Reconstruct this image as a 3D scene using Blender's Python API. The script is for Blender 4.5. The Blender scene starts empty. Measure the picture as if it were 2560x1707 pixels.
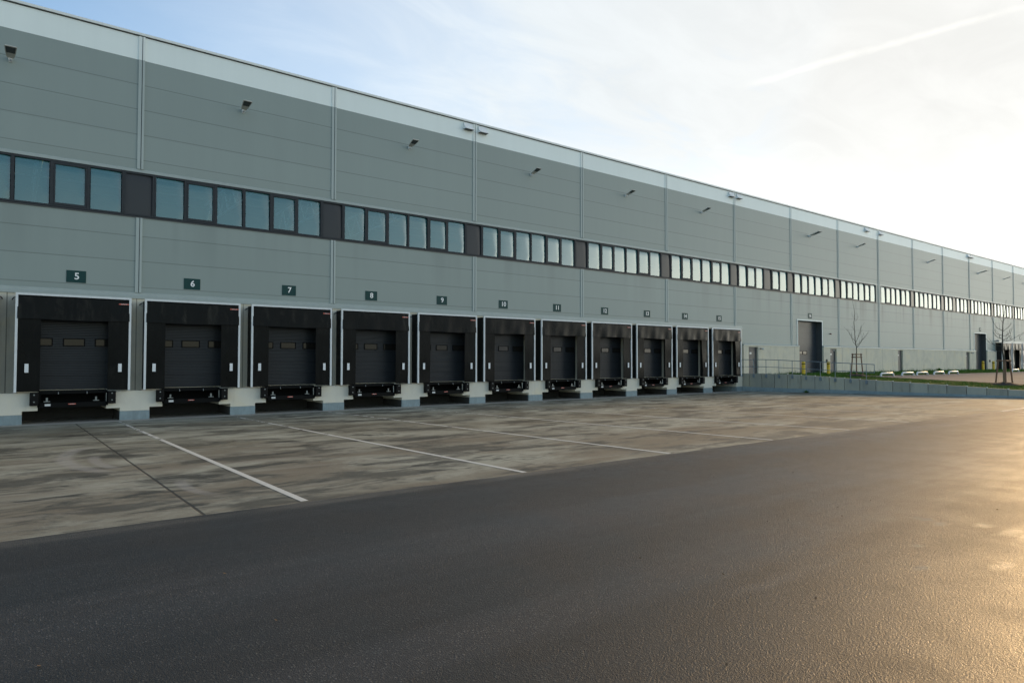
import bpy, math, random
from mathutils import Vector, Matrix, noise as mnoise
R = math.radians
rnd = random.Random(11)
S = bpy.context.scene
COL = S.collection

# ------------------------------------------------------------------ camera
F_PX, YAW, PITCH, ROLL = 1657.84, 0.915942, 0.028582, 0.001005
CAM = Vector((-4.166, -29.64, 2.289))
fw = Vector((math.cos(YAW)*math.cos(PITCH), math.sin(YAW)*math.cos(PITCH), math.sin(PITCH)))
rt0 = Vector((math.sin(YAW), -math.cos(YAW), 0)); up0 = rt0.cross(fw)
rt = rt0*math.cos(ROLL) + up0*math.sin(ROLL); up = rt.cross(fw)
cd = bpy.data.cameras.new('camera'); cam = bpy.data.objects.new('camera', cd); COL.objects.link(cam)
M = Matrix((rt, up, -fw)).transposed().to_4x4(); M.translation = CAM; cam.matrix_world = M
cd.sensor_width = 36.0; cd.lens = F_PX/2560*36; cd.clip_start = 0.1; cd.clip_end = 5000
S.camera = cam
S.view_settings.view_transform = 'Standard'; S.view_settings.look = 'None'
S.view_settings.exposure = 1.0; S.view_settings.gamma = 1

# ------------------------------------------------------------------ node helper
class NT:
    def __init__(s, tree): s.t = tree; s.n = tree.nodes; s.l = tree.links; s.n.clear()
    def new(s, typ, **kw):
        nd = s.n.new(typ)
        for k, v in kw.items(): setattr(nd, k, v)
        return nd
    def put(s, sock, v):
        if hasattr(v, 'links') or isinstance(v, bpy.types.NodeSocket): s.l.new(v, sock)
        elif v is not None:
            if isinstance(v, (tuple, list)) and len(v) == 3 and sock.type == 'RGBA': v = (*v, 1)
            sock.default_value = v
    def math(s, op, a, b=None, c=None, clamp=False):
        nd = s.new('ShaderNodeMath', operation=op); nd.use_clamp = clamp
        s.put(nd.inputs[0], a)
        if b is not None: s.put(nd.inputs[1], b)
        if c is not None: s.put(nd.inputs[2], c)
        return nd.outputs[0]
    def vm(s, op, a, b=None):
        nd = s.new('ShaderNodeVectorMath', operation=op); s.put(nd.inputs[0], a)
        if b is not None: s.put(nd.inputs[1], b)
        return nd.outputs['Value'] if op in ('DOT_PRODUCT', 'LENGTH', 'DISTANCE') else nd.outputs[0]
    def pos(s): return s.new('ShaderNodeNewGeometry').outputs['Position']
    def sep(s, v):
        nd = s.new('ShaderNodeSeparateXYZ'); s.put(nd.inputs[0], v); return nd.outputs
    def comb(s, x, y, z):
        nd = s.new('ShaderNodeCombineXYZ')
        for i, v in enumerate((x, y, z)): s.put(nd.inputs[i], v)
        return nd.outputs[0]
    def scale(s, v, sc): return s.vm('MULTIPLY', v, sc)
    def noise(s, v, scale=1, detail=4, rough=.55, dist=0):
        nd = s.new('ShaderNodeTexNoise'); s.put(nd.inputs['Vector'], v)
        nd.inputs['Scale'].default_value = scale; nd.inputs['Detail'].default_value = detail
        nd.inputs['Roughness'].default_value = rough; nd.inputs['Distortion'].default_value = dist
        return nd.outputs['Fac']
    def voro(s, v, scale):
        nd = s.new('ShaderNodeTexVoronoi'); s.put(nd.inputs['Vector'], v); nd.inputs['Scale'].default_value = scale
        return nd.outputs
    def ss(s, v, a, b, lo=0., hi=1.):
        nd = s.new('ShaderNodeMapRange', interpolation_type='SMOOTHSTEP'); s.put(nd.inputs[0], v)
        for i, q in enumerate((a, b, lo, hi)): nd.inputs[i+1].default_value = q
        return nd.outputs[0]
    def lin(s, v, a, b, lo=0., hi=1.):
        nd = s.new('ShaderNodeMapRange'); s.put(nd.inputs[0], v)
        for i, q in enumerate((a, b, lo, hi)): nd.inputs[i+1].default_value = q
        return nd.outputs[0]
    def mix(s, f, a, b, mode='MIX'):
        nd = s.new('ShaderNodeMix', data_type='RGBA', blend_type=mode); s.put(nd.inputs[0], f)
        s.put(nd.inputs[6], a); s.put(nd.inputs[7], b); return nd.outputs[2]
    def bump(s, h, strength=.3, dist=.01):
        nd = s.new('ShaderNodeBump'); nd.inputs['Strength'].default_value = strength
        nd.inputs['Distance'].default_value = dist; s.put(nd.inputs['Height'], h); return nd.outputs[0]

# ------------------------------------------------------------------ world, sun
SUN_AZ, SUN_EL = 5.0, 12.5       # degrees from +x towards +y, elevation
sd = Vector((math.cos(R(SUN_EL))*math.cos(R(SUN_AZ)), math.cos(R(SUN_EL))*math.sin(R(SUN_AZ)), math.sin(R(SUN_EL))))
W = bpy.data.worlds.new('World'); S.world = W; W.use_nodes = True
w = NT(W.node_tree)
sky = w.new('ShaderNodeTexSky', sky_type='NISHITA'); sky.sun_disc = False
sky.sun_elevation = R(SUN_EL); sky.sun_rotation = R(90-SUN_AZ)
sky.air_density = 1.0; sky.dust_density = .3; sky.ozone_density = 1.5
d = w.vm('NORMALIZE', w.new('ShaderNodeTexCoord').outputs['Generated'])
dx, dy, dz = w.sep(d)[:3]
den = w.math('ADD', w.math('MAXIMUM', dz, 0), .14)
pl = w.comb(w.math('DIVIDE', dx, den), w.math('DIVIDE', dy, den), 0)
n1 = w.noise(w.scale(pl, (.55, 1.0, 1)), 1.1, 7, .58, .4)
n2 = w.noise(w.scale(pl, (1.6, 3.0, 1)), 1.5, 6, .6, .8)
cs = w.vm('DOT_PRODUCT', d, tuple(sd))
# the veil of thin cirrus thickens towards the sun and the horizon
cov = w.math('ADD', w.math('MULTIPLY', w.ss(cs, .12, .88), 1.12), w.math('MULTIPLY', w.ss(dz, .42, .10), .22))
back = w.math('MULTIPLY', w.ss(dy, .05, -.55), w.ss(dz, .95, .3))            # cloud added out of view behind the camera, to brighten the facade
bank = w.math('MULTIPLY', w.ss(w.vm('DOT_PRODUCT', d, (math.cos(R(-20)), math.sin(R(-20)), .1)), .80, .97), w.ss(dz, .38, .06))  # bright low cloud added out of view, for the far panes to reflect
cov = w.math('ADD', cov, w.math('ADD', w.math('MULTIPLY', back, .12), w.math('MULTIPLY', bank, 1.0)))
wisp = w.math('ADD', w.math('MULTIPLY', w.ss(n1, .25, .80), .55), w.math('MULTIPLY', w.ss(n2, .25, .85), .30))
cl = w.math('MINIMUM', w.math('MULTIPLY', cov, w.math('ADD', .62, wisp)), .96)
cl = w.math('MAXIMUM', cl, w.math('MULTIPLY', w.ss(cs, .74, .93), .99))
# contrail: a thin streak along a great circle
def pray(x, y): return (fw + rt*(x-1280)/F_PX - up*(y-853.5)/F_PX).normalized()
ca, cb = pray(1868, 211), pray(2520, 30); cn = ca.cross(cb).normalized(); ct = cn.cross(ca).normalized()
span = math.atan2(cb.dot(ct), cb.dot(ca))
off = w.math('ADD', w.vm('DOT_PRODUCT', d, tuple(cn)), w.math('MULTIPLY', w.math('SUBTRACT', w.noise(d, 9, 3), .5), .012))
ang = w.math('ARCTAN2', w.vm('DOT_PRODUCT', d, tuple(ct)), w.vm('DOT_PRODUCT', d, tuple(ca)))
wid = w.math('ADD', .0012, w.math('MULTIPLY', w.noise(d, 16, 3), .0085))
trail = w.math('SUBTRACT', 1, w.math('DIVIDE', w.math('ABSOLUTE', off), wid), clamp=True)
trail = w.math('MULTIPLY', trail, w.math('MULTIPLY', w.ss(ang, -.03, .06), w.ss(ang, span+.08, span-.05)))
trail = w.math('MULTIPLY', w.math('MULTIPLY', trail, .9), w.ss(w.noise(d, 40, 4), .25, .6, .45, 1))
bright = w.math('ADD', w.math('ADD', w.math('ADD', 3.02, w.math('MULTIPLY', w.ss(n2, .3, .7), .25)), w.math('MULTIPLY', w.ss(dz, .34, .14), .72)), w.math('ADD', w.math('MULTIPLY', back, .5), w.math('MULTIPLY', bank, 10.5)))
bright = w.math('ADD', bright, w.math('MULTIPLY', w.ss(cs, .986, 1.0), 14.))
ccol = w.mix(w.ss(cs, .62, .99), (.90, .965, 1.0), (1.0, .997, .962))
ccol = w.mix(w.math('MULTIPLY', bank, .8), ccol, (1.0, .935, .74))
cloud = w.vm('MULTIPLY', ccol, w.comb(bright, bright, bright))
skc = w.mix(cl, sky.outputs[0], cloud)
skc = w.mix(w.math('MULTIPLY', trail, .32), skc, (4.7, 4.6, 4.25, 1))
bg = w.new('ShaderNodeBackground'); w.put(bg.inputs[0], skc); bg.inputs[1].default_value = .15
wo = w.new('ShaderNodeOutputWorld'); w.l.new(bg.outputs[0], wo.inputs[0])

ld = bpy.data.lights.new('sun', 'SUN'); ld.energy = 2.2; ld.angle = R(8); ld.color = (1, .62, .26)
sun = bpy.data.objects.new('sun', ld); COL.objects.link(sun)
sun.rotation_euler = (-sd).to_track_quat('-Z', 'Y').to_euler()

# ------------------------------------------------------------------ materials
def mat(name, col=(.5, .5, .5), rough=.6, metal=0., spec=.5, ior=1.5, fn=None):
    m = bpy.data.materials.new(name); m.use_nodes = True; t = NT(m.node_tree)
    b = t.new('ShaderNodeBsdfPrincipled'); o = t.new('ShaderNodeOutputMaterial'); t.l.new(b.outputs[0], o.inputs[0])
    b.inputs['Base Color'].default_value = (*col, 1); b.inputs['Roughness'].default_value = rough
    b.inputs['Metallic'].default_value = metal; b.inputs['IOR'].default_value = ior
    b.inputs['Specular IOR Level'].default_value = spec
    if fn: fn(t, b, o)
    return m
def grime(col, amt=.25, sc=1.2, rough=.6, rv=.15, bump=0, **k):
    """plain paint / metal / concrete with faint dirt"""
    def fn(t, b, o):
        p = t.pos(); a = t.noise(p, sc, 6, .6); c = t.noise(t.scale(p, (1, 1, .15)), sc*5, 4)
        f = t.math('ADD', t.math('MULTIPLY', t.math('SUBTRACT', a, .5), 1.4), t.math('MULTIPLY', t.math('SUBTRACT', c, .5), .8))
        f = t.math('ADD', 1, t.math('MULTIPLY', f, amt*2))
        t.put(b.inputs['Base Color'], t.vm('MULTIPLY', tuple(col), t.comb(f, f, f)))
        t.put(b.inputs['Roughness'], t.math('ADD', rough, t.math('MULTIPLY', t.math('SUBTRACT', a, .5), rv*2)))
        if bump: t.put(b.inputs['Normal'], t.bump(t.noise(p, 40, 5), bump, .01))
    return fn
def simple(name, col, amt=.15, sc=2., rough=.55, metal=0., spec=.5, bump=0, **k):
    return mat(name, col, rough, metal, spec, fn=grime(col, amt, sc, rough, bump=bump), **k)

def wallmat(name, col, lines, streak=0.):
    def fn(t, b, o):
        p = t.pos(); x, y, z = t.sep(p)[:3]
        a = t.noise(t.scale(p, (.05, 1, .12)), 1, 3); c = t.noise(t.scale(p, (1.4, 1, .10)), 1, 4, .6)
        v = t.math('ADD', 1, t.math('ADD', t.math('MULTIPLY', t.math('SUBTRACT', a, .5), .10), t.math('MULTIPLY', t.math('SUBTRACT', c, .5), .10)))
        if streak:   # water stains that run down below the window ribbon, worse further along
            k = t.ss(t.noise(t.scale(p, (.62, 1, .02)), 1, 3, .6), .46, .66)
            k = t.math('MULTIPLY', k, t.ss(z, 5.0, 7.9))
            k = t.math('MULTIPLY', k, t.ss(x, 30, 70, .25, 1))
            v = t.math('SUBTRACT', v, t.math('MULTIPLY', k, streak))
        cell = t.new('ShaderNodeTexWhiteNoise', noise_dimensions='2D'); t.put(cell.inputs['Vector'], t.comb(t.math('FLOOR', t.math('DIVIDE', x, 8)), t.math('FLOOR', t.math('DIVIDE', t.math('SUBTRACT', z, .21), .993)), 0))
        v = t.math('ADD', v, t.math('MULTIPLY', t.math('SUBTRACT', cell.outputs[0], .5), .045))
        ln = None
        for q in lines:
            g = t.ss(t.math('ABSOLUTE', t.math('SUBTRACT', z, q)), .012, .022, 1, 0)
            ln = g if ln is None else t.math('MAXIMUM', ln, g)
        if ln is not None: v = t.math('MULTIPLY', v, t.math('SUBTRACT', 1, t.math('MULTIPLY', ln, .34)))
        t.put(b.inputs['Base Color'], t.vm('MULTIPLY', tuple(col), t.comb(v, v, v)))
        # the gentle oil-canning of sheet metal faces
        h = t.noise(t.scale(p, (.5, 1, 2.2)), .8, 2)
        t.put(b.inputs['Normal'], t.bump(h, .10, .05))
    return mat(name, col, .46, 0, .5, fn=fn)
M_wall = wallmat('grey_panel', (.252, .302, .278), [13.20, 12.21, 11.21, 10.20])
M_walllo = wallmat('grey_panel_lower', (.252, .302, .278), [7.17, 6.18, 5.15], .42)
M_band = wallmat('pale_panel', (.80, .87, .83), [])
M_flash = simple('grey_flashing', (.33, .38, .36), .10, 1, .38)
M_flash_d = simple('dark_flashing', (.035, .037, .038), .15, 2, .4)
M_cover = wallmat('joint_paint', (.36, .415, .39), [])
M_coverl = wallmat('pale_joint_paint', (.74, .79, .75), [])
M_coping = simple('coping_metal', (.74, .76, .72), .10, 2, .35)
def conc(name, col, amt=.22, joints=None, stain=.35, cells=0):
    def fn(t, b, o):
        p = t.pos(); x, y, z = t.sep(p)[:3]
        a = t.noise(p, .9, 7, .62, .3); c = t.noise(t.scale(p, (3, 3, .35)), 1.3, 5, .6); f = t.noise(p, 28, 4, .6)
        v = t.math('ADD', 1, t.math('MULTIPLY', t.math('SUBTRACT', a, .5), amt*2.6))
        v = t.math('SUBTRACT', v, t.math('MULTIPLY', t.math('MULTIPLY', t.ss(c, .5, .8), t.ss(a, .35, .65)), stain))
        v = t.math('ADD', v, t.math('MULTIPLY', t.math('SUBTRACT', f, .5), .18))
        v = t.math('SUBTRACT', v, t.math('MULTIPLY', t.ss(t.voro(p, 3.2)['Distance'], .035, .02, 0, 1), .25))
        if cells:
            wn = t.new('ShaderNodeTexWhiteNoise', noise_dimensions='1D'); t.put(wn.inputs['W'], t.math('FLOOR', t.math('DIVIDE', t.math('ADD', y, .06), 1.005)))
            v = t.math('MULTIPLY', v, t.math('ADD', 1-cells, t.math('MULTIPLY', wn.outputs[0], 2*cells)))
        for q in (joints or []):
            v = t.math('MULTIPLY', v, t.ss(t.math('ABSOLUTE', t.math('SUBTRACT', x, q)), .012, .022, .42, 1))
        t.put(b.inputs['Base Color'], t.mix(t.ss(a, .45, .75), t.vm('MULTIPLY', tuple(col), t.comb(v, v, v)),
              t.vm('MULTIPLY', (col[0]*.97, col[1]*.92, col[2]*.82), t.comb(v, v, v))))
        t.put(b.inputs['Normal'], t.bump(t.math('ADD', f, t.math('MULTIPLY', a, 2)), .25, .01))
    return mat(name, col, .82, 0, .4, fn=fn)
M_plinth = conc('precast_concrete', (.60, .57, .46), .28, [-8.05, -4.08, -.03, 4.0, 8.0, 12, 16, 20, 24, 28, 32, 36, 48.2, 56.3, 64.35, 72.4, 80.4, 88.4])
M_pier = conc('pier_concrete', (.62, .60, .51), .14, stain=.2)
M_pitshade = conc('pit_shade_concrete', (.045, .045, .042), .2)  # concrete coloured near black to hold the shade inside the dock pits
M_blue = simple('blue_grey_base_paint', (.20, .26, .275), .26, 3, .6)
M_retain = conc('retaining_concrete', (.33, .33, .275), .30, stain=.5, cells=.14)
def f_black(t, b, o):
    p = t.pos(); a = t.noise(t.scale(p, (1.0, 1, .45)), 2.2, 6, .62, .8); c = t.noise(t.scale(p, (3.2, 3, .5)), 1.6, 4, .6)
    f = t.math('MULTIPLY', t.ss(a, .45, .78), t.ss(c, .3, .75))
    f = t.math('MULTIPLY', f, t.ss(t.sep(p)[2], 3.2, 3.9, .25, 1))
    t.put(b.inputs['Base Color'], t.mix(f, (.0035, .0042, .0042), (.045, .043, .036)))
    t.put(b.inputs['Roughness'], t.ss(a, .3, .7, .26, .42))
    t.put(b.inputs['Normal'], t.bump(t.noise(t.scale(p, (1, 1, .5)), 4, 3), .25, .03))
M_fabric = mat('black_curtain_fabric', (.012, .013, .013), .42, 0, .11, fn=f_black)
M_side = simple('black_side_fabric', (.006, .007, .007), .2, 3, .6, 0, .3)
M_trim = simple('white_aluminium_trim', (.62, .65, .65), .10, 5, .4)
M_stripe = simple('white_marker', (.68, .71, .72), .06, 8, .45)
def f_door(t, b, o, col=(.022, .026, .030)):
    p = t.pos(); x, y, z = t.sep(p)[:3]
    s = t.math('FRACT', t.math('DIVIDE', z, .0625))
    g = t.math('MULTIPLY', t.ss(s, .0, .18), t.ss(s, 1.0, .82))
    sec = t.math('FRACT', t.math('DIVIDE', t.math('SUBTRACT', z, 1.2), .5)); k = t.ss(t.math('ABSOLUTE', t.math('SUBTRACT', sec, .5)), .465, .485, 1, .45)
    n = t.math('MULTIPLY', t.math('ADD', .8, t.math('MULTIPLY', t.noise(p, 2, 5), .4)), t.math('MULTIPLY', k, t.math('ADD', .55, t.math('MULTIPLY', g, .45))))
    t.put(b.inputs['Base Color'], t.vm('MULTIPLY', col, t.comb(n, n, n)))
    t.put(b.inputs['Normal'], t.bump(g, .8, .012))
M_door = mat('anthracite_door', (.04, .047, .054), .34, 0, .3, fn=f_door)
M_gate = mat('blue_grey_gate', (.06, .07, .08), .30, 0, .5, fn=lambda t, b, o: f_door(t, b, o, (.034, .045, .055)))
M_steel = simple('anthracite_steel', (.050, .056, .060), .15, 3, .45)
M_frame = simple('dark_window_frame', (.038, .043, .047), .2, 4, .5, 0, .15)
def f_glass(t, b, o):
    tp = t.new('ShaderNodeBsdfTransparent'); tp.inputs[0].default_value = (.55, .86, .86, 1)
    mx = t.new('ShaderNodeMixShader'); lw = t.new('ShaderNodeLayerWeight'); lw.inputs[0].default_value = .5
    t.put(mx.inputs[0], t.lin(lw.outputs['Facing'], .0, .75, .40, .03))
    t.l.new(b.outputs[0], mx.inputs[1]); t.l.new(tp.outputs[0], mx.inputs[2]); t.l.new(mx.outputs[0], o.inputs[0])
M_glass = mat('window_glass', (.035, .20, .215), .03, .05, .5, 2.3, fn=f_glass)
M_hall = simple('white_hall_steel', (.72, .74, .74), .05, 3, .5)
M_infill = mat('dark_infill_glass', (.040, .043, .046), .28, 0, .25, 1.5)
M_doorglass = mat('door_glazing', (.016, .015, .013), .10, 0, .25, 1.5)
M_black = simple('black_steel', (.0035, .004, .004), .3, 6, .7, 0, .12)
M_rubber = simple('black_rubber', (.005, .005, .005), .3, 8, .65, 0, .15)
M_zinc = simple('galvanised_steel', (.22, .24, .235), .2, 8, .4, .6)
M_green = simple('dark_green_sign', (.006, .045, .042), .08, 3, .5, 0, .25)
M_white = simple('white_lettering', (.80, .82, .80), .05, 5, .4)
M_red = simple('red_brand_label', (.55, .12, .08), .1, 9, .4)
M_beacon = simple('dark_red_plastic', (.10, .016, .014), .1, 9, .4)
M_lamp = simple('lamp_grey_metal', (.48, .48, .44), .15, 6, .45)
M_lens = mat('lamp_lens', (.035, .04, .042), .1)
M_rail = simple('rail_blue_grey', (.16, .20, .225), .15, 5, .45)
M_yellow = simple('yellow_bollard_paint', (.62, .41, .015), .12, 5, .45)
M_hoop = simple('white_hoop_paint', (.55, .57, .56), .08, 4, .4)
M_wood = simple('round_wooden_stake', (.17, .095, .055), .35, 3, .75)
M_bark = simple('grey_bark', (.040, .036, .026), .35, 8, .8)
M_wrap = simple('trunk_wrap', (.24, .17, .10), .3, 9, .85)
M_soil = simple('dark_soil', (.018, .014, .010), .4, 8, .95, bump=.8)
M_lens2 = simple('pale_plate', (.58, .60, .59), .05, 5, .4)
def f_box(t, b, o): pass
M_boxw = simple('white_sheet_metal', (.70, .73, .73), .06, 3, .38)

def f_grass(t, b, o):
    p = t.pos(); a = t.noise(p, .8, 5); c = t.noise(p, 9, 3)
    k = t.mix(t.ss(a, .35, .7), (.035, .105, .012), (.065, .150, .018))
    t.put(b.inputs['Base Color'], t.mix(t.ss(c, .55, .8), k, (.09, .13, .03)))
M_grass = mat('grass_blade', (.04, .08, .015), .7, 0, .15, fn=f_grass)
def f_turf(t, b, o):
    p = t.pos(); a = t.noise(p, 1.3, 6); c = t.noise(p, 14, 4)
    t.put(b.inputs['Base Color'], t.mix(t.ss(c, .35, .7), t.mix(t.ss(a, .35, .7), (.032, .085, .012), (.055, .115, .016)), (.045, .060, .018)))
    t.put(b.inputs['Normal'], t.bump(c, .8, .03))
M_turf = mat('turf', (.03, .06, .012), 1., 0, .05, fn=f_turf)

def f_apron(t, b, o):
    p = t.pos(); x, y, z = t.sep(p)[:3]
    wp = t.vm('ADD', p, t.vm('MULTIPLY', t.comb(t.noise(p, .35, 3), t.noise(t.vm('ADD', p, (7, 3, 1)), .35, 3), 0), (1.6, 1.0, 0)))
    base = t.noise(t.scale(wp, (.22, .42, 1)), 1, 9, .70, .4)
    st = t.noise(t.scale(wp, (.38, .95, 1)), 1, 10, .70, .25)
    st2 = t.noise(t.scale(t.vm('ADD', wp, (31, 11, 0)), (.8, 2.0, 1)), 1, 9, .68, .3)
    tr = t.noise(t.scale(t.vm('ADD', p, (3, 40, 0)), (.035, 2.6, 1)), 1, 4, .6)
    fine = t.noise(p, 45, 4, .6)
    c = t.mix(t.ss(base, .34, .66), (.105, .101, .070), (.285, .298, .242))
    c = t.mix(t.math('MULTIPLY', t.ss(y, -9, -17), t.ss(base, .65, .35, .1, .7)), c, (.155, .135, .098))
    c = t.mix(t.math('MULTIPLY', t.ss(tr, .52, .72), .45), c, (.31, .305, .27))
    dk = t.math('ADD', t.math('MULTIPLY', t.ss(st, .485, .585), .78), t.math('MULTIPLY', t.ss(st2, .53, .63), .6), clamp=True)
    dk = t.math('MULTIPLY', dk, t.ss(y, -1.2, -1.6))
    c = t.mix(dk, c, (.040, .040, .030))
    lt = t.ss(y, -1.32, -1.22)
    c = t.mix(lt, c, (.30, .29, .25))
    # curved tyre scuffs
    for cx, cy, r, wd, y0, y1 in ((3.0, -12.9, 6.1, .22, -15.6, -10.0), (3.15, -13.4, 5.75, .16, -15.2, -12.2), (1.2, -17.9, 3.0, .14, -19.2, -16.9),
                                  (20., -15., 5.2, .18, -17., -12.), (21.2, -14.6, 4.1, .15, -16.5, -12.4), (33., -12., 6., .18, -15., -9.)):
        dd = t.vm('DISTANCE', t.comb(x, y, 0), (cx, cy, 0))
        a = t.ss(t.math('ABSOLUTE', t.math('SUBTRACT', dd, r)), wd*.3, wd, 1, 0)
        a = t.math('MULTIPLY', a, t.math('MULTIPLY', t.ss(y, y0, y0+.7), t.ss(y, y1, y1-.7)))
        a = t.math('MULTIPLY', a, t.ss(x, cx-1, cx-2))
        tread = t.math('ADD', .6, t.math('MULTIPLY', t.ss(t.math('FRACT', t.math('MULTIPLY', y, 7)), .3, .5), .4))
        c = t.mix(t.math('MULTIPLY', t.math('MULTIPLY', a, tread), .42), c, (.30, .30, .285))
    # slab joints
    jn = t.ss(t.math('ABSOLUTE', t.math('ADD', y, t.math('ADD', 1.30, t.math('MULTIPLY', t.noise(p, 3, 3), .06)))), .03, .06, 1, 0)
    jw = t.math('MULTIPLY', t.math('SUBTRACT', t.noise(p, 1.5, 2), .5), .012)
    for q in (-14.2, -8.12, -2.06, 4.0, 10.06, 16.1, 22.2, 28.2, 34.3):
        wj = .026 if q < 0 else .012
        jn = t.math('MAXIMUM', jn, t.math('MULTIPLY', t.ss(t.math('ABSOLUTE', t.math('ADD', t.math('SUBTRACT', x, q), jw)), wj*.6, wj, 1, 0), t.ss(y, -1.25, -1.3)))
    jn = t.math('MAXIMUM', jn, t.math('MULTIPLY', t.ss(t.math('ABSOLUTE', t.math('ADD', y, 15.55)), .006, .014, 1, 0), .6))
    c = t.mix(t.math('MULTIPLY', jn, .88), c, (.018, .017, .014))
    v = t.math('ADD', 1, t.math('MULTIPLY', t.math('SUBTRACT', fine, .5), .3))
    t.put(b.inputs['Base Color'], t.vm('MULTIPLY', c, t.comb(v, v, v)))
    t.put(b.inputs['Roughness'], t.math('SUBTRACT', .78, t.math('MULTIPLY', dk, .2)))
    t.put(b.inputs['Normal'], t.bump(t.math('SUBTRACT', t.math('ADD', fine, base), jn), .3, .012))
M_apron = mat('apron_concrete', (.2, .19, .16), .75, 0, .4, fn=f_apron)

def f_asph(t, b, o):
    p = t.pos(); x, y, z = t.sep(p)[:3]
    g = t.voro(p, 120); g2 = t.noise(p, 140, 3, .6); big = t.noise(t.scale(p, (.06, .35, 1)), 1, 5, .55, .4)
    band = t.noise(t.scale(t.vm('ADD', p, (9, 2, 0)), (.03, .9, 1)), 1, 4, .55)
    med = t.noise(p, 1.1, 6, .6)
    c = t.mix(t.ss(big, .35, .68), (.0138, .0146, .0134), (.0252, .0258, .0236))
    c = t.mix(t.math('MULTIPLY', t.ss(band, .52, .7), .55), c, (.046, .0445, .0425))
    g3 = t.voro(t.vm('ADD', p, (2, 7, 0)), 52); cg = t.sep(g3['Color'])[0]; st_ = t.ss(g3['Distance'], .42, .30)
    v = t.math('ADD', .42, t.math('ADD', t.math('MULTIPLY', t.sep(g['Color'])[1], .40), t.math('ADD', t.math('MULTIPLY', med, .22), t.math('MULTIPLY', t.math('MULTIPLY', t.math('POWER', cg, 2.6), st_), 2.6))))  # stone grain, with pale specks that also paint glints into the colour
    c = t.vm('MULTIPLY', c, t.comb(v, v, v))
    pale = t.ss(t.voro(t.vm('ADD', p, (5, 5, 5)), 9)['Distance'], .05, .03, 0, 1)
    c = t.mix(t.math('MULTIPLY', pale, .5), c, (.20, .19, .17))
    edge = t.math('ADD', y, t.math('MULTIPLY', t.noise(p, 2, 4), .25))
    c = t.mix(t.math('MULTIPLY', t.ss(edge, -20.75, -20.40), t.ss(t.noise(t.scale(p, (.2, 1, 1)), 1, 4), .42, .66, 0, .55)), c, (.15, .14, .115))
    # damp films left in hollows
    wet = None
    for cx, cy, rx, ry in ((4.70, -26.27, .10, .10), (4.58, -26.5, .10, .07), (4.85, -26.84, .10, .07), (4.76, -27.14, .22, .09), (4.72, -27.30, .3, .05), (3.33, -26.72, .06, .05), (2.55, -27.06, .09, .05), (3.2, -27.5, .12, .06)):
        e = t.vm('LENGTH', t.comb(t.math('DIVIDE', t.math('SUBTRACT', x, cx), rx), t.math('DIVIDE', t.math('SUBTRACT', y, cy), ry), 0))
        e = t.math('ADD', e, t.math('MULTIPLY', t.math('SUBTRACT', t.noise(p, 11, 5, .7), .5), 3.0))
        e = t.ss(e, 2.0, .2); wet = e if wet is None else t.math('MAXIMUM', wet, e)
    seam = t.math('ABSOLUTE', t.math('ADD', t.math('ADD', y, 26.43), t.math('MULTIPLY', t.math('SUBTRACT', t.noise(p, 1.2, 3), .5), .12)))
    seam = t.math('MULTIPLY', t.math('MULTIPLY', t.math('MULTIPLY', t.ss(x, .3, .9), t.ss(x, 2.9, 2.0)), t.ss(seam, .14, .02)), t.ss(t.noise(t.scale(p, (.8, 2, 1)), 1, 4), .4, .62, 0, .6))
    c = t.mix(t.math('MULTIPLY', seam, .6), c, (.12, .12, .115))
    t.put(b.inputs['Base Color'], c)
    t.put(b.inputs['Roughness'], t.math('SUBTRACT', t.math('SUBTRACT', t.ss(med, .3, .7, .50, .62), t.math('MULTIPLY', t.ss(band, .5, .7), .06)), t.math('MULTIPLY', wet, .16)))
    h = t.math('ADD', t.math('ADD', t.math('MULTIPLY', g['Distance'], -.5), t.math('MULTIPLY', g2, .35)), t.math('MULTIPLY', t.math('MULTIPLY', t.math('SUBTRACT', .6, g3['Distance']), cg), .75))
    bp = t.new('ShaderNodeBump'); bp.inputs['Distance'].default_value = .010; t.put(bp.inputs['Height'], h)
    t.put(bp.inputs['Strength'], t.math('SUBTRACT', .75, t.math('MULTIPLY', wet, .25)))
    t.put(b.inputs['Normal'], bp.outputs[0])
M_asph = mat('asphalt', (.05, .05, .05), .5, 0, .42, fn=f_asph)
def f_lot(t, b, o):
    p = t.pos(); a = t.noise(t.scale(p, (.3, .3, 1)), 1, 6, .6); g = t.noise(p, 60, 3)
    v = t.math('ADD', .8, t.math('MULTIPLY', g, .4))
    t.put(b.inputs['Base Color'], t.vm('MULTIPLY', t.mix(a, (.105, .112, .12), (.165, .172, .178)), t.comb(v, v, v)))
    t.put(b.inputs['Normal'], t.bump(g, .4, .01))
M_lot = mat('car_park_asphalt', (.16, .16, .15), .95, 0, .1, fn=f_lot)
def f_line(t, b, o):
    p = t.pos(); y = t.sep(p)[1]
    wear = t.math('ADD', t.noise(t.scale(p, (1.5, 1.1, 1)), 2.0, 6, .7), t.ss(y, -16, -3, -.13, .07))
    m = t.ss(wear, .49, .62); tp = t.new('ShaderNodeBsdfTransparent'); mx = t.new('ShaderNodeMixShader')
    t.put(mx.inputs[0], t.math('MULTIPLY', m, .85)); t.l.new(b.outputs[0], mx.inputs[1]); t.l.new(tp.outputs[0], mx.inputs[2]); t.l.new(mx.outputs[0], o.inputs[0])
    v = t.math('ADD', .82, t.math('MULTIPLY', t.noise(p, 30, 3), .3))
    t.put(b.inputs['Base Color'], t.vm('MULTIPLY', (.52, .525, .48), t.comb(v, v, v)))
M_line = mat('worn_white_line_paint', (.6, .6, .55), .6, fn=f_line)
M_dirt = simple('earth', (.10, .095, .06), .3, .2, .95)
M_leaf = simple('dry_leaf', (.10, .06, .025), .4, 6, .8)

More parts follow.
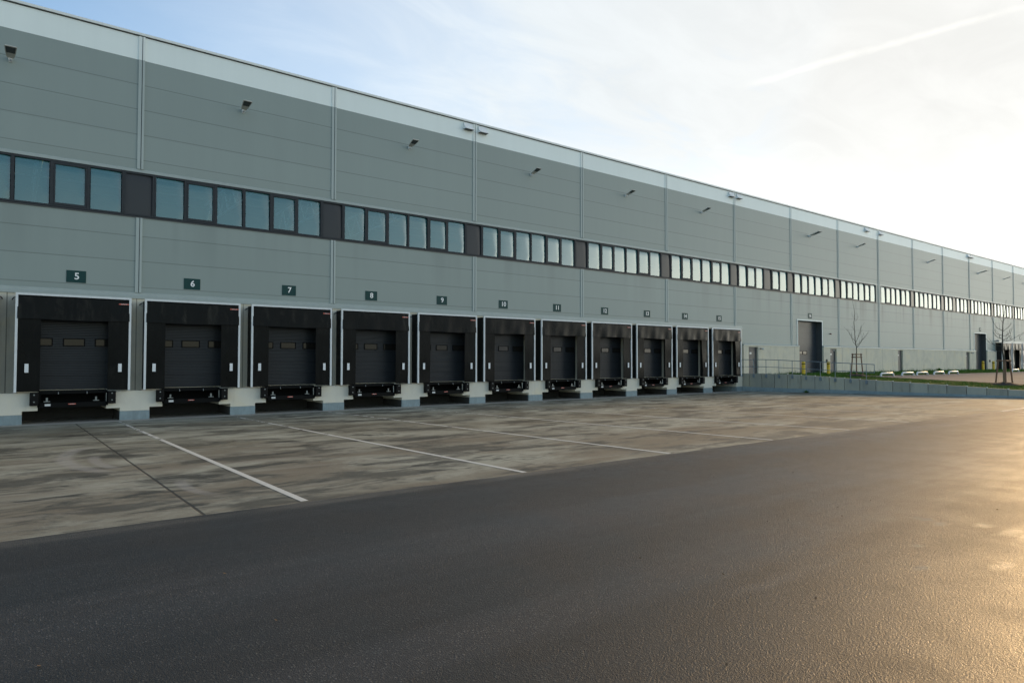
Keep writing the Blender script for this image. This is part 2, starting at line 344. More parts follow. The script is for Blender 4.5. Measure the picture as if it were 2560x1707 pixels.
# ------------------------------------------------------------------ mesh helper
class MB:
    def __init__(s): s.v = []; s.f = []; s.m = []; s.sm = []
    def add(s, vs, fs, mi=0, smooth=False):
        o = len(s.v); s.v += [tuple(q) for q in vs]
        for f in fs: s.f.append(tuple(i+o for i in f)); s.m.append(mi); s.sm.append(smooth)
        return s
    def box(s, x0, x1, y0, y1, z0, z1, mi=0):
        v = [(x0,y0,z0),(x1,y0,z0),(x1,y1,z0),(x0,y1,z0),(x0,y0,z1),(x1,y0,z1),(x1,y1,z1),(x0,y1,z1)]
        return s.add(v, [(0,3,2,1),(4,5,6,7),(0,1,5,4),(1,2,6,5),(2,3,7,6),(3,0,4,7)], mi)
    def prism(s, prof, axis, a, b, mi=0):
        """prof: 2-D outline; axis 'y': (x,z) along y, axis 'x': (y,z) along x"""
        n = len(prof); mk = (lambda p, q: (p[0], q, p[1])) if axis == 'y' else (lambda p, q: (q, p[0], p[1]))
        v = [mk(p, a) for p in prof] + [mk(p, b) for p in prof]
        fs = [tuple(range(n)), tuple(range(2*n-1, n-1, -1))] + [(i, i+n, (i+1) % n+n, (i+1) % n) for i in range(n)]
        return s.add(v, fs, mi)
    def tube(s, pts, rad, n=8, mi=0, cap=True):
        pts = [Vector(p) for p in pts]; rad = rad if isinstance(rad, (list, tuple)) else [rad]*len(pts)
        vs = []; fs = []; ref = None
        for i, p in enumerate(pts):
            t = (pts[min(i+1, len(pts)-1)] - pts[max(i-1, 0)]).normalized()
            if ref is None: ref = Vector((0, 0, 1)) if abs(t.z) < .9 else Vector((1, 0, 0))
            a = t.cross(ref).normalized(); b = a.cross(t); ref = b
            for k in range(n):
                an = 2*math.pi*k/n; vs.append(p + (a*math.cos(an) + b*math.sin(an))*rad[i])
        for i in range(len(pts)-1):
            for k in range(n): fs.append((i*n+k, i*n+(k+1) % n, (i+1)*n+(k+1) % n, (i+1)*n+k))
        s.add(vs, fs, mi, True)
        if cap: s.add(vs[:n], [tuple(range(n-1, -1, -1))], mi); s.add(vs[-n:], [tuple(range(n))], mi)
        return s
    def grid(s, fn, nu, nv, mi=0):
        vs = [fn(i/nu, j/nv) for j in range(nv+1) for i in range(nu+1)]
        fs = [(j*(nu+1)+i, j*(nu+1)+i+1, (j+1)*(nu+1)+i+1, (j+1)*(nu+1)+i) for j in range(nv) for i in range(nu)]
        return s.add(vs, fs, mi, True)
    def mesh(s, name, mats):
        me = bpy.data.meshes.new(name); me.from_pydata(s.v, [], s.f)
        for m in (mats if isinstance(mats, (list, tuple)) else [mats]): me.materials.append(m)
        me.polygons.foreach_set('material_index', s.m); me.polygons.foreach_set('use_smooth', s.sm); me.update()
        return me
    def build(s, name, mats, parent=None, bevel=0):
        o = bpy.data.objects.new(name, s.mesh(name, mats)); COL.objects.link(o)
        if parent: o.parent = parent
        if bevel:
            bv = o.modifiers.new('bevel', 'BEVEL'); bv.width = bevel; bv.segments = 2; bv.limit_method = 'ANGLE'
        return o
def inst(name, me, parent, loc):
    o = bpy.data.objects.new(name, me); COL.objects.link(o); o.parent = parent; o.location = loc; return o
def tag(o, label, cat, group=None):
    o['label'] = label; o['category'] = cat
    if group: o['group'] = group
    return o
def thing(name, loc, label, cat, group=None):
    o = bpy.data.objects.new(name, None); COL.objects.link(o); o.location = loc; o.empty_display_size = .2
    return tag(o, label, cat, group)
def structure(o, kind='structure'): o['kind'] = kind; return o
def copy_tree(o, parent=None):
    c = o.copy(); COL.objects.link(c)
    if parent: c.parent = parent
    for ch in list(o.children): copy_tree(ch, c)
    return c
_tc = {}
def text_into(mb, s, size, cx, cz, y, mi=0, depth=.004, weight=0.):
    key = (s, size, weight)
    if key not in _tc:
        cu = bpy.data.curves.new('lettering', 'FONT'); cu.body = s; cu.size = size; cu.align_x = 'CENTER'; cu.align_y = 'CENTER'
        cu.offset = weight; cu.resolution_u = 4
        ob = bpy.data.objects.new('lettering', cu); COL.objects.link(ob)
        me = bpy.data.meshes.new_from_object(ob.evaluated_get(bpy.context.evaluated_depsgraph_get()))
        _tc[key] = ([tuple(q.co) for q in me.vertices], [tuple(q.vertices) for q in me.polygons])
        bpy.data.objects.remove(ob); bpy.data.curves.remove(cu); bpy.data.meshes.remove(me)
    vs, fs = _tc[key]
    mb.add([(cx+q[0], y, cz+q[1]) for q in vs], fs, mi)

GS = .01427
def gz(y): return GS*max(0., -y)                # yard falls gently towards the docks
def uz(y): return 1.25 + .036*min(0., y)        # upper ground behind the retaining wall

# ------------------------------------------------------------------ setting
a = MB(); a.add([(-160,1.6,0),(40.2,1.6,0),(40.2,0,0),(-160,0,0)], [(0,3,2,1)])
a.add([(-160,0,0),(40.2,0,0),(40.2,-20.4,gz(-20.4)),(-160,-20.4,gz(-20.4))], [(0,3,2,1)])
structure(a.build('concrete_apron', M_apron))
# the asphalt laps over the slab with a slightly wavering edge
a = MB(); xs = [-160 + i*.5 for i in range(401)] + [44 + i*4 for i in range(100)]
ed = [-20.40 + .05*mnoise.noise(Vector((x*.6, 0, 0))) + .02*mnoise.noise(Vector((x*2.3, 5, 0))) for x in xs]
vs = [(x, e, gz(e)+.006) for x, e in zip(xs, ed)] + [(x, -45, gz(-45)+.006) for x in xs] + [(x, -900, gz(-45)) for x in xs]; n = len(xs)
a.add(vs, [(i, i+n, i+n+1, i+1) for i in range(n-1)] + [(i+n, i+2*n, i+2*n+1, i+n+1) for i in range(n-1)])
structure(a.build('asphalt_road', M_asph))
a = MB(); a.box(-3000, 3000, -3000, 3000, -1.0, -.5); structure(a.build('ground', M_dirt))
# upper ground: turf with the car park let into it
a = MB(); a.add([(40.3,.2,uz(0)-.01),(40.3,-24.8,uz(-24.8)-.01),(320,-24.8,uz(-24.8)-.01),(320,.2,uz(0)-.01)], [(0,1,2,3)])
structure(a.build('turf_bank', M_turf))
a = MB(); a.add([(50.1,-5.15,uz(-5.15)+.01),(50.1,-24.5,uz(-24.5)+.01),(320,-24.5,uz(-24.5)+.01),(320,-5.15,uz(-5.15)+.01)], [(0,1,2,3)])
structure(a.build('car_park', M_lot))
def strip(x0, x1, y0, y1, lift=.012):
    m = MB(); m.add([(x0,y0,gz(y0)+lift),(x1,y0,gz(y0)+lift),(x1,y1,gz(y1)+lift),(x0,y1,gz(y1)+lift)], [(0,1,2,3)]); return m
for k in range(-2, 7):
    x = -.724 + 4*k
    structure(strip(x-.055, x+.055, -20.33, -1.5, .004).build('bay_line', M_line))
structure(strip(27.28-.065, 27.28+.065, -23.0, -1.5, .012).build('bay_line', M_line))
structure(strip(27.345, 39.8, -20.62, -20.50).build('edge_line', M_line))

# ------------------------------------------------------------------ warehouse
wh = thing('warehouse', (0, 0, 0), 'long grey panelled warehouse with a pale parapet band and a ribbon of windows', 'warehouse')
X0, X1 = -40., 176.
DOCKX = 40.88
def walled(mb, x0, x1, z0, z1, y, holes, depth, mi=0):
    """front face of a wall with rectangular holes and their reveals"""
    xs = sorted({x0, x1, *[h[0] for h in holes], *[h[1] for h in holes]}); zs = sorted({z0, z1, *[min(max(h[q], z0), z1) for h in holes for q in (2, 3)]})
    for i in range(len(xs)-1):
        for j in range(len(zs)-1):
            mx, mz = (xs[i]+xs[i+1])/2, (zs[j]+zs[j+1])/2
            if any(h[0] < mx < h[1] and h[2] < mz < h[3] for h in holes): continue
            mb.add([(xs[i],y,zs[j]),(xs[i+1],y,zs[j]),(xs[i+1],y,zs[j+1]),(xs[i],y,zs[j+1])], [(0,1,2,3)], mi)
    for hx0, hx1, hz0, hz1 in holes:
        a, b = max(hz0, z0), min(hz1, z1)
        if b <= a: continue
        for hx in (hx0, hx1): mb.add([(hx,y,a),(hx,y+depth,a),(hx,y+depth,b),(hx,y,b)], [(0,1,2,3)], mi)
        if hz1 < z1: mb.add([(hx0,y,b),(hx1,y,b),(hx1,y+depth,b),(hx0,y+depth,b)], [(0,1,2,3)], mi)
GATES = [(48.96, 52.98, 1.0, 5.70), (89.40, 93.30, 1.0, 5.65)]
DOORS = [(41.55, 42.85, 1.0, 3.36), (54.13, 55.30, 1.0, 3.35), (67.83, 69.01, 1.0, 3.36), (86.20, 87.40, 1.0, 3.34)]
FARX = 96.6
m = MB(); walled(m, X0, X1, 9.82, 14.19, 0, [], .3); m.build('upper_wall', M_wall, wh)
m = MB(); walled(m, X0, X1, 14.19, 15.13, 0, [], .3); m.build('parapet_band', M_band, wh)
m = MB(); walled(m, X0, DOCKX, 4.94, 7.90, 0, [], .3); walled(m, DOCKX, FARX, 3.60, 7.90, 0, GATES, .53); walled(m, FARX, X1, 4.94, 7.90, 0, [], .3)
m.build('lower_wall', M_walllo, wh)
m = MB(); m.box(X0, X1, -.075, .3, 15.165, 15.26); m.box(X0, X1, -.03, .3, 15.13, 15.165, 1); m.build('coping', [M_coping, M_flash_d], wh)
m = MB(); m.box(X0, X1, .3, 2.2, 15.0, 15.12); m.box(X0, X1, 4.6, 14, 15.0, 15.12); m.box(X0, X1, 17, 60, 15.0, 15.12); m.build('roof', M_flash, wh)
# inner lining: below and above the window ribbon, and the far sides of the hall
m = MB(); walled(m, X0, X1, 1.2, 7.94, .56, [], .1); walled(m, X0, X1, 9.74, 15.0, .56, [], .1); m.add([(X0,.3,7.94),(X1,.3,7.94),(X1,.6,7.94),(X0,.6,7.94)], [(0,1,2,3)])
m.box(X0, X0+.3, .6, 60, -.2, 15); m.box(X1-.3, X1, .6, 60, -.2, 15); m.box(X0, X1, 30, 30.3, -.2, 15)
m.build('core_wall', M_flash_d, wh)
for k in range(6):      # white roof trusses just behind the glass, daylight falls on them through the rooflights
    m = MB(); x = -7.2 + 4.1*k; zc = 10.15
    m.tube([(x, .9, zc), (x, 12, zc)], .07, 6); m.tube([(x, .9, zc+1.2), (x, 12, zc+1.2)], .07, 6)
    for q in range(7): m.tube([(x, 1+q*1.5, zc), (x, 1.75+q*1.5, zc+1.2), (x, 2.5+q*1.5, zc)], .04, 5)
    m.build('roof_truss', M_hall, wh)
m = MB()
for y, z in ((2.0, 9.75), (3.4, 9.75), (3.0, 10.5), (4.4, 10.6), (6.2, 11.0)): m.box(-14, 24, y, y+.12, z, z+.05)
m.build('purlin', M_hall, wh)
m = MB()
m.prism([(-.02,9.70),(-.02,9.80),(.0,9.82),(.12,9.82),(.12,9.70)], 'x', X0, X1, 0)
m.prism([(-.035,7.90),(-.035,7.945),(.12,7.965),(.12,7.90)], 'x', X0, X1, 1); m.build('window_band_flashing', [M_flash, M_flash_d], wh)
m = MB()
for xa, xb, zb, pr in ((X0, DOCKX, 4.70, .07), (FARX, X1, 4.70, .07)):
    m.prism([(0,zb+.24),(-.02,zb+.225),(-.02,zb+.13),(-pr,zb+.11),(-pr,zb),(.1,zb),(.1,zb+.24)], 'x', xa, xb)
for xa, xb in ((DOCKX, 48.96), (52.98, 89.40), (93.30, FARX)):
    m.prism([(0,3.62),(-.17,3.55),(-.17,3.46),(.1,3.46),(.1,3.62)], 'x', xa, xb)
m.build('drip_flashing', M_flash, wh)
m = MB(); walled(m, X0, DOCKX, 1.10, 4.70, -.03, [], .1)
m.add([(X0,-.03,1.10),(X1,-.03,1.10),(X1,1.6,1.10),(X0,1.6,1.10)], [(0,1,2,3)])
walled(m, FARX, X1, 1.0, 4.70, -.03, [], .1)
walled(m, DOCKX, FARX, 1.0, 3.46, -.14, GATES+DOORS, .34)
for x in (DOCKX, FARX): m.add([(x,-.14,1),(x,0,1),(x,0,3.46),(x,-.14,3.46)], [(0,1,2,3)])
m.build('plinth', M_plinth, wh)
m = MB(); walled(m, X0, 40.2, -.2, 1.1, 1.5, [], .1); m.build('pit_back_wall', M_pitshade, wh)
for hx0, hx1, hz0, hz1 in GATES:     # pale trim round the tall gate openings
    m = MB(); m.box(hx0-.09, hx0, -.03, .06, 3.62, hz1); m.box(hx1, hx1+.09, -.03, .06, 3.62, hz1); m.box(hx0-.09, hx1+.09, -.03, .06, hz1, hz1+.09)
    m.build('gate_trim', M_coverl, wh)
# vertical joint covers every 8 m
m = MB()
for z0, z1, mi in ((14.19, 15.13, 1), (9.83, 14.19, 0)):
    m.box(-.095, .02, -.035, 0, z0, z1, mi); m.box(.045, .125, -.055, 0, z0, z1, mi); m.box(.02, .045, -.012, 0, z0, z1, 2)
jU = m.mesh('joint_cover', [M_cover, M_coverl, M_flash_d])
def lowj(z0, z1=7.895):
    m = MB(); m.box(-.095, .02, -.035, 0, z0, z1, 0); m.box(.045, .125, -.055, 0, z0, z1, 0); m.box(.02, .045, -.012, 0, z0, z1, 1)
    return m.mesh('joint_cover', [M_cover, M_flash_d])
jL, jR, jF = lowj(4.945), lowj(3.63), lowj(7.9, 9.82)
for b in range(-2, 15):
    x = 8.*b
    inst('joint_cover', jU, wh, (x, 0, 0)); inst('joint_cover', jL if (x < DOCKX or x > FARX) else jR, wh, (x, 0, 0))
# window ribbon
def bow(wd, ht, B):
    """one slightly pillowed pane: its outer sheet falls away towards the top and the right edge"""
    def f(u, v):
        u0 = .90 - .38*v + .22*max(0., .22-v)/.22*-1.0; du = max(0., (u-u0)/(1-u0)); dv = max(0., (v-.78)/.22)
        return ((u-.5)*wd, B*(du**2*.9*(1-u0)/.4 + dv**2*.8) - .004*math.sin(math.pi*u)*math.sin(math.pi*v), (v-.5)*ht)
    m = MB(); m.grid(f, 16, 22); return m
pF = bow(1.01, 1.60, .030).mesh('pane', M_glass); pO = bow(.93, 1.42, .027).mesh('pane', M_glass)
pD = bow(.93, 1.60, .027).mesh('infill_sheet', M_infill)
def win_frame(kind):
    """kind 'FO','FF','OF': fixed / opening lights of one pair"""
    m = MB(); m.box(0, 2.31, .0, .12, 7.97, 8.035); m.box(0, 2.31, .0, .12, 9.62, 9.70)
    m.box(0, .055, -.01, .12, 8.035, 9.62); m.box(2.255, 2.31, -.01, .12, 8.035, 9.62); m.box(1.10, 1.20, .0, .12, 8.035, 9.62)
    for i, k in enumerate(kind):
        xa, xb = ((.055, 1.10), (1.20, 2.255))[i]
        if k == 'O':
            for q in ((xa, xb, 8.035, 8.13), (xa, xb, 9.545, 9.62), (xa, xa+.06, 8.13, 9.545), (xb-.06, xb, 8.13, 9.545)): m.box(q[0]+.006, q[1]-.006, -.008, .05, q[2]+.006, q[3]-.006)
    return m.mesh('window', M_frame)
wf = {k: win_frame(k) for k in ('FO', 'FF', 'OF')}
m = MB(); m.box(-.53, .53, .0, .12, 7.97, 8.035); m.box(-.53, .53, .0, .12, 9.62, 9.70)
m.box(-.53, -.465, -.01, .12, 8.035, 9.62); m.box(.465, .53, -.01, .12, 8.035, 9.62); fD = m.mesh('infill_panel', M_frame)
def infill(x):
    o = inst('infill_panel', fD, wh, (x, 0, 0)); inst('infill_sheet', pD, o, (0, .045, 8.828))
DARK = {(5, 1, 1), (10, 1, 0)}
WX0, WX1 = -16., 112.
for b in range(-2, 14):
    for u, (x, k) in enumerate(((.535, 'FO'), (2.845, 'FF'), (5.155, 'OF'))):
        o = inst('window', wf[k], wh, (8*b + x, 0, 0))
        for i, q in enumerate(k):
            px = .5775 if i == 0 else 1.7275
            if (b, u, i) in DARK: inst('infill_sheet', pD, o, (px, .045, 8.828))
            else:       # no two panes hang at quite the same angle
                g = inst('pane', pF, o, (px, .045, 8.828)) if q == 'F' else inst('pane', pO, o, (px, .025, 8.838))
                g.rotation_euler = (rnd.gauss(0, .006), 0, rnd.gauss(0, .010))
    if b != 8: infill(8.*b)
infill(112.)
m = MB()
m.box(63.47, 64.53, -.0, .12, 7.965, 9.70); m.build('ribbon_break_panel', M_walllo, wh); inst('joint_cover', jF, wh, (64., 0, 0))
m = MB(); m.box(X0, -16.54, .0, .12, 7.965, 9.70); m.box(112.54, X1, 0, .12, 7.965, 9.70); m.build('ribbon_panel', M_frame, wh)

# dock piers, T-shaped, painted at the foot
DC = [-2.06 + 4.0*k for k in range(-1, 11)]       # dock centres (the first is just out of frame)
m = MB()
m.prism([(-.5,.345),(.5,.345),(.5,.47),(.955,.47),(.955,1.12),(-.955,1.12),(-.955,.47),(-.5,.47)], 'y', -.5, 1.5)
pierm = m.mesh('dock_pier', M_pier)
m = MB(); m.box(-.504, .504, -.504, -.44, -.05, .345); m.box(-.5, .5, -.44, 1.5, -.05, .345, 1); footm = m.mesh('painted_foot', [M_blue, M_pitshade])  # blue front; the sides behind carry the recess shade in their colour
for c in [DC[0]-4] + DC[:-1]:
    o = inst('dock_pier', pierm, wh, (c+1.965, 0, 0)); inst('painted_foot', footm, o, (0, 0, 0))
    bv = o.modifiers.new('bevel', 'BEVEL'); bv.width = .012; bv.segments = 2
o = inst('dock_pier', MB().box(-.55, .23, -.5, 1.5, .345, 1.12).mesh('dock_pier', M_pier), wh, (DC[-1]+1.965, 0, 0))
inst('painted_foot', MB().box(-.504, .23, -.504, 1.5, -.05, .345).mesh('painted_foot', M_blue), o, (0, 0, 0))
# sectional dock doors with three small lights
m = MB(); m.box(-1.45, 1.45, -.055, -.03, 1.2, 4.25); ddm = m.mesh('dock_door', M_door)
def vis(w2=.31, h2=.115):
    m = MB(); m.box(-w2, w2, -.012, 0, -h2, h2, 0)
    for q in ((-w2-.035, w2+.035, h2, h2+.035), (-w2-.035, w2+.035, -h2-.035, -h2), (-w2-.035, -w2, -h2, h2), (w2, w2+.035, -h2, h2)): m.box(q[0], q[1], -.028, 0, q[2], q[3], 1)
    return m.mesh('vision_window', [M_doorglass, M_black])
vism = vis()
FARC = [98.45, 102.45, 106.45]
for c in DC + FARC:
    o = inst('dock_door', ddm, wh, (c, 0, 0))
    for dx_ in (-1.0, 0, 1.0): inst('vision_window', vism, o, (dx_, -.055, 2.945))
# tall ground-level gates
for gi, (hx0, hx1, hz0, hz1) in enumerate(GATES):
    o = MB().box(hx0+.02, hx1-.02, .50, .54, 1.2, hz1).build('roller_gate', M_gate, wh)
    if gi == 0:
        for q in (0.55, 1.28, 2.0): inst('vision_window', vism, o, (hx0+q, .50, 2.98))
        MB().box(hx0+.75, hx0+.95, .48, .5, 3.38, 3.46).build('notice_plate', M_lens2, o)
    m = MB(); m.box(hx0, hx0+.02, 0, .5, 1.2, hz1); m.build('gate_jamb', M_steel, wh); MB().box(hx1-.02, hx1, 0, .5, 1.2, hz1).build('gate_jamb', M_steel, wh)
# steel doors
for i, (hx0, hx1, hz0, hz1) in enumerate(DOORS):
    o = MB().box(hx0, hx1, .02, .06, 1.2, hz1).box(hx0, hx0+.06, -.0, .02, 1.2, hz1).box(hx1-.06, hx1, 0, .02, 1.2, hz1).box(hx0+.06, hx1-.06, 0, .02, hz1-.06, hz1).build('steel_door', M_steel, wh)
    MB().tube([(hx1-.16, .02, 2.25), (hx1-.16, -.04, 2.25), (hx1-.30, -.04, 2.25)], .014, 6).build('handle', M_zinc, o)
    xc = hx0 + .36*(hx1-hx0); MB().box(xc-.13, xc+.13, .008, .02, 2.80, 2.94).build('sign_plate', M_lens2, o)
    if i == 1: MB().box(hx1-.30, hx1-.18, -.03, .02, 3.17, 3.27).build('closer_box', M_lens2, o)

# ------------------------------------------------------------------ number signs
def sign(x, z, num, lab, far=False):
    t = thing('number_sign', (x, -.002, z), lab, 'sign', 'dock number signs')
    MB().box(-.312, .312, -.012, 0, -.225, .225).build('plate', M_green, t)
    m = MB(); text_into(m, num, .345, 0.02, .005, -.016, 0, weight=.006); m.build('numeral', M_white, t)
for k in range(11):
    n_ = 5+k
    sign(DC[k+1]+.03, 5.413, str(n_), f'dark green sign with white number {n_} above a black dock shelter', True)
sign(50.96, 6.15, '16', 'dark green sign with white number 16 above the tall recessed gate')
sign(91.33, 6.15, '17', 'small green number sign above the far tall gate')
for c, n_, q in zip(FARC, ('18', '19', '20'), ('first', 'second', 'third')): sign(c, 5.44, n_, f'tiny green number sign over the {q} far dock shelter, behind the right tree')

# ------------------------------------------------------------------ dock shelters
def shelter(c, lab, seed, skew=0., zb=1.15):
    r = random.Random(seed); t = thing('dock_shelter', (c, 0, 0), lab, 'dock shelter', 'black dock shelters along the wall')
    Y = -.70; ph = [r.uniform(0, 6) for _ in range(4)]; am = .006 + .022*min(1, max(0, (c-6)/30)) + (.02 if c > 60 else 0)
    def head(u, v):
        x = -1.72+3.44*u; z = 3.735+.80*v
        y = Y - .012 - am*(math.sin(4.2*x+ph[0]+1.5*v)+.6*math.sin(9*x+ph[1]-2*v))*(1-.75*v) - .035*(1-v)
        return (x, y, z - (.012*math.sin(2*x+ph[2]) if v == 0 else 0))
    m = MB(); m.grid(head, 36, 10); o = m.build('head_curtain', M_fabric, t)
    m = MB(); m.box(1.36, 1.69, -.006, 0, -.020, .020, 0); text_into(m, 'HÖRMANN', .040, 1.525, .0, -.008, 1)
    l = m.build('brand_label', [M_red, M_white], o); l.location = (0, Y-.022-am*.3, 4.40)
    for sx in (-1, 1):
        def side(u, v, sx=sx):
            z = zb+.02+(3.80-zb)*v; inner = 1.035 + (skew*(1-v) if sx > 0 else 0)
            x = sx*(inner + (1.72-inner)*u); y = Y + .015 - am*.6*math.sin(2.6*z+ph[3]+sx) - .10*skew*(1-v)*(1-u) + .03*(1-u)*(1-v)
            return (x, y, z)
        m = MB(); m.grid(side, 8, 20); o = m.build('side_curtain', M_fabric, t)
        MB().box(sx*1.425-.058, sx*1.425+.058, Y-.04, Y-.032, 1.845, 2.155).build('marker_stripe', M_stripe, o)
        m = MB(); m.box(sx*1.72-.012, sx*1.72+.012, Y+.03, -.03, zb, 4.60); m.build('side_wall', M_side, t)
    MB().box(-1.73, 1.73, Y+.03, -.04, 4.56, 4.59).build('top_sheet', M_side, t)
    m = MB(); m.box(-1.775, -1.70, Y-.03, Y+.04, zb, 4.655); m.box(1.70, 1.775, Y-.03, Y+.04, zb, 4.655); m.box(-1.70, 1.70, Y-.03, Y+.04, 4.58, 4.655)
    m.build('frame_trim', M_trim, t)
    m = MB()
    for sx in (-1, 1): m.tube([(sx*1.74, -.62, 4.50), (sx*1.82, -.30, 4.50), (sx*1.86, -.05, 4.46)], .018, 6)
    m.build('stay_bracket', M_black, t)
DOCKNUM = {}
for k, c in enumerate(DC):
    lab = 'black dock shelter with white trim just left of dock 5' if k == 0 else f'black dock shelter with white trim under the number {4+k} sign'
    shelter(c-.01, lab, 40+k, {3: .02, 6: .04, 8: .05, 9: .07, 10: .14, 11: .20}.get(k, 0.))
for c, q in zip(FARC, ('nearest', 'middle', 'farthest')): shelter(c, f'far black dock shelter behind the right tree, {q} of three', 70+int(c), .08, 1.2)

# ------------------------------------------------------------------ dock levellers
lev = thing('dock_leveller', (DC[1], 0, 0), 'x', 'dock leveller', 'black dock levellers under the dock doors')
m = MB(); m.box(-1.04, 1.04, -.44, 1.4, 1.13, 1.18); m.box(-1.04, 1.04, -.50, -.44, 1.06, 1.18)
m.box(-1.04, 1.04, -.40, 1.4, .62, .66); m.box(-1.04, -.98, -.46, 1.4, .66, 1.06); m.box(.98, 1.04, -.46, 1.4, .66, 1.06); m.box(-1.04, 1.04, .3, .36, .66, 1.13)
m.box(-1.09, -1.03, -.505, -.40, .60, 1.13); m.box(1.03, 1.09, -.505, -.40, .60, 1.13); m.build('deck', M_black, lev)
m = MB(); m.box(-1.02, 1.02, -.60, -.56, .575, .745); m.box(-1.02, 1.02, -.56, -.40, .575, .60); m.box(-1.02, 1.02, -.56, -.44, .73, .745); m.build('front_beam', M_black, lev)
for sx in (-1, 1):
    o = MB().box(sx*1.19-.125, sx*1.19+.125, -.72, -.50, .665, 1.13).build('buffer', M_rubber, lev, .012)
    m = MB()
    for z in (.80, 1.05): m.tube([(sx*1.19, -.70, z), (sx*1.19, -.735, z)], .026, 8)
    m.build('bolt', M_zinc, o)
for x in (-.81, .69):
    m = MB(); m.box(x-.028, x+.028, -.60, -.57, .81, .935); m.box(x-.095, x+.095, -.63, -.56, .785, .81); m.build('lip_support', M_zinc, lev)
for x in (-.47, .41): MB().tube([(x, -.50, 1.13), (x, -.545, 1.10), (x, -.545, 1.05)], .013, 6).build('lip_hook', M_zinc, lev)
MB().box(-.87, -.70, -.606, -.60, .635, .712).build('rating_plate', M_lens2, lev)
m = MB(); m.box(-.17, .06, -.606, -.60, .672, .706, 0); text_into(m, 'HÖRMANN', .030, -.055, .689, -.609, 1); m.build('brand_label', [M_red, M_white], lev)
for k, c in enumerate(DC):
    o = lev if k == 1 else copy_tree(lev); o.location = (c-.01, 0, 0)
    o['label'] = 'black dock leveller with rubber buffers just left of dock 5' if k == 0 else f'black dock leveller with two rubber buffers under dock {4+k}'

# ------------------------------------------------------------------ wall lamps, overflow boxes, small fittings
def lamp_proto():
    t = thing('wall_lamp', (0, 0, 0), 'x', 'lamp', 'flat grey floodlights on the upper wall')
    m = MB(); m.box(-.05, .05, -.03, 0, -.09, .07); m.box(-.055, -.035, -.15, -.03, -.07, .05); m.box(.035, .055, -.15, -.03, -.07, .05); m.tube([(-.055, -.12, 0), (.055, -.12, 0)], .03, 8); m.build('bracket', M_boxw, t)
    # tapering flat head tilted up towards its tip
    A, Bp = Vector((0, -.12, .02)), Vector((0, -.76, .21)); ax = (Bp-A).normalized(); nr = Vector((1, 0, 0)).cross(ax); nr = nr if nr.z > 0 else -nr
    def P(s, x, n): q = A + (Bp-A)*s + nr*n; return (x, q.y, q.z)
    m = MB(); ring = [(0, .085, .028), (.12, .115, .036), (.5, .155, .036), (.93, .178, .030), (1, .170, .018)]
    vs = []; fs = []
    for s, hw, hn in ring: vs += [P(s, -hw, -hn*.6), P(s, hw, -hn*.6), P(s, hw, hn*.5), P(s, hw*.82, hn), P(s, -hw*.82, hn), P(s, -hw, hn*.5)]
    for i in range(len(ring)-1):
        for k in range(6): fs.append((i*6+k, i*6+(k+1) % 6, i*6+6+(k+1) % 6, i*6+6+k))
    fs += [(5,4,3,2,1,0), tuple(range((len(ring)-1)*6, len(ring)*6))]
    m.add(vs, fs); h = m.build('lamp_head', M_lamp, t)
    m = MB(); q0 = [P(.46, -.125, -.026), P(.46, .125, -.026), P(.94, .15, -.026), P(.94, -.15, -.026)]; q1 = [P(.46, -.125, -.018), P(.46, .125, -.018), P(.94, .15, -.014), P(.94, -.15, -.014)]
    m.add(q0+q1, [(0,1,2,3),(7,6,5,4),(0,4,5,1),(1,5,6,2),(2,6,7,3),(3,7,4,0)]); m.build('lens', M_lens, h)
    return t
LP = [-4.14, 3.89, 11.98, 19.97, 27.93, 35.93, 50.98, 59.75, 75.94, 90.9, 100.3, 108.1]
LT = ['flat grey floodlight in the first wall bay at the left edge, above dock 5', 'flat grey floodlight in the bay above docks 6 and 7', 'flat grey floodlight in the bay above docks 8 and 9', 'flat grey floodlight in the bay above docks 10 and 11',
      'flat grey floodlight in the bay above docks 12 and 13', 'flat grey floodlight in the bay above docks 14 and 15', 'large double floodlight high above the gate numbered 16', 'flat floodlight just right of the one above gate 16',
      'small floodlight high on the wall above the wheel stops', 'far floodlight high above the far tall gate', 'far floodlight above the right tree, just left of the last one', 'last floodlight at the right edge of the wall']
lp = lamp_proto()
for i, x in enumerate(LP):
    o = lp if i == 0 else copy_tree(lp); o.location = (x, 0, 13.06); o['label'] = LT[i]
    if i in (6, 9): o.scale = (1.5, 1.35, 1.2)
def obox(x, wd, lab):
    t = thing('overflow_box', (x, 0, 14.9), lab, 'overflow box', 'white rain overflow boxes below the roof edge')
    m = MB(); m.prism([(0,.17),(-.07,.17),(-.09,.10),(-.13,-.04),(-.26,-.15),(-.26,-.185),(0,-.185)], 'x', -wd/2, wd/2); m.build('hood', M_boxw, t)
    MB().box(-wd/2+.02, wd/2-.02, -.24, -.02, -.195, -.186).build('outlet', M_flash_d, t)
for x, wd, q in ((15.55, .56, 'left of the joint above dock 9'), (16.5, .56, 'right of the joint above dock 9'), (39.55, .58, 'left of the joint above dock 15'), (40.52, .58, 'right of the joint above dock 15'), (61.6, .7, 'above the right end of the long window ribbon'), (64.5, .7, 'above the break in the window ribbon'),
                 (87.8, .75, 'left one of the far pair above the car park'), (88.75, .75, 'right one of the far pair above the car park')):
    obox(x, wd, 'small white overflow box ' + q)
def bulk(x, z, lab):
    t = thing('door_lamp', (x, -.14, z), lab, 'lamp', 'small lamps beside the steel doors')
    MB().tube([(0, 0, 0), (0, -.08, 0), (.05, -.22, -.04)], [.05, .04, .03], 8).build('arm', M_steel, t)
    MB().tube([(.05, -.20, -.09), (.05, -.24, .0), (.05, -.26, .03)], [.10, .10, .05], 10).build('shade', M_lamp, t)
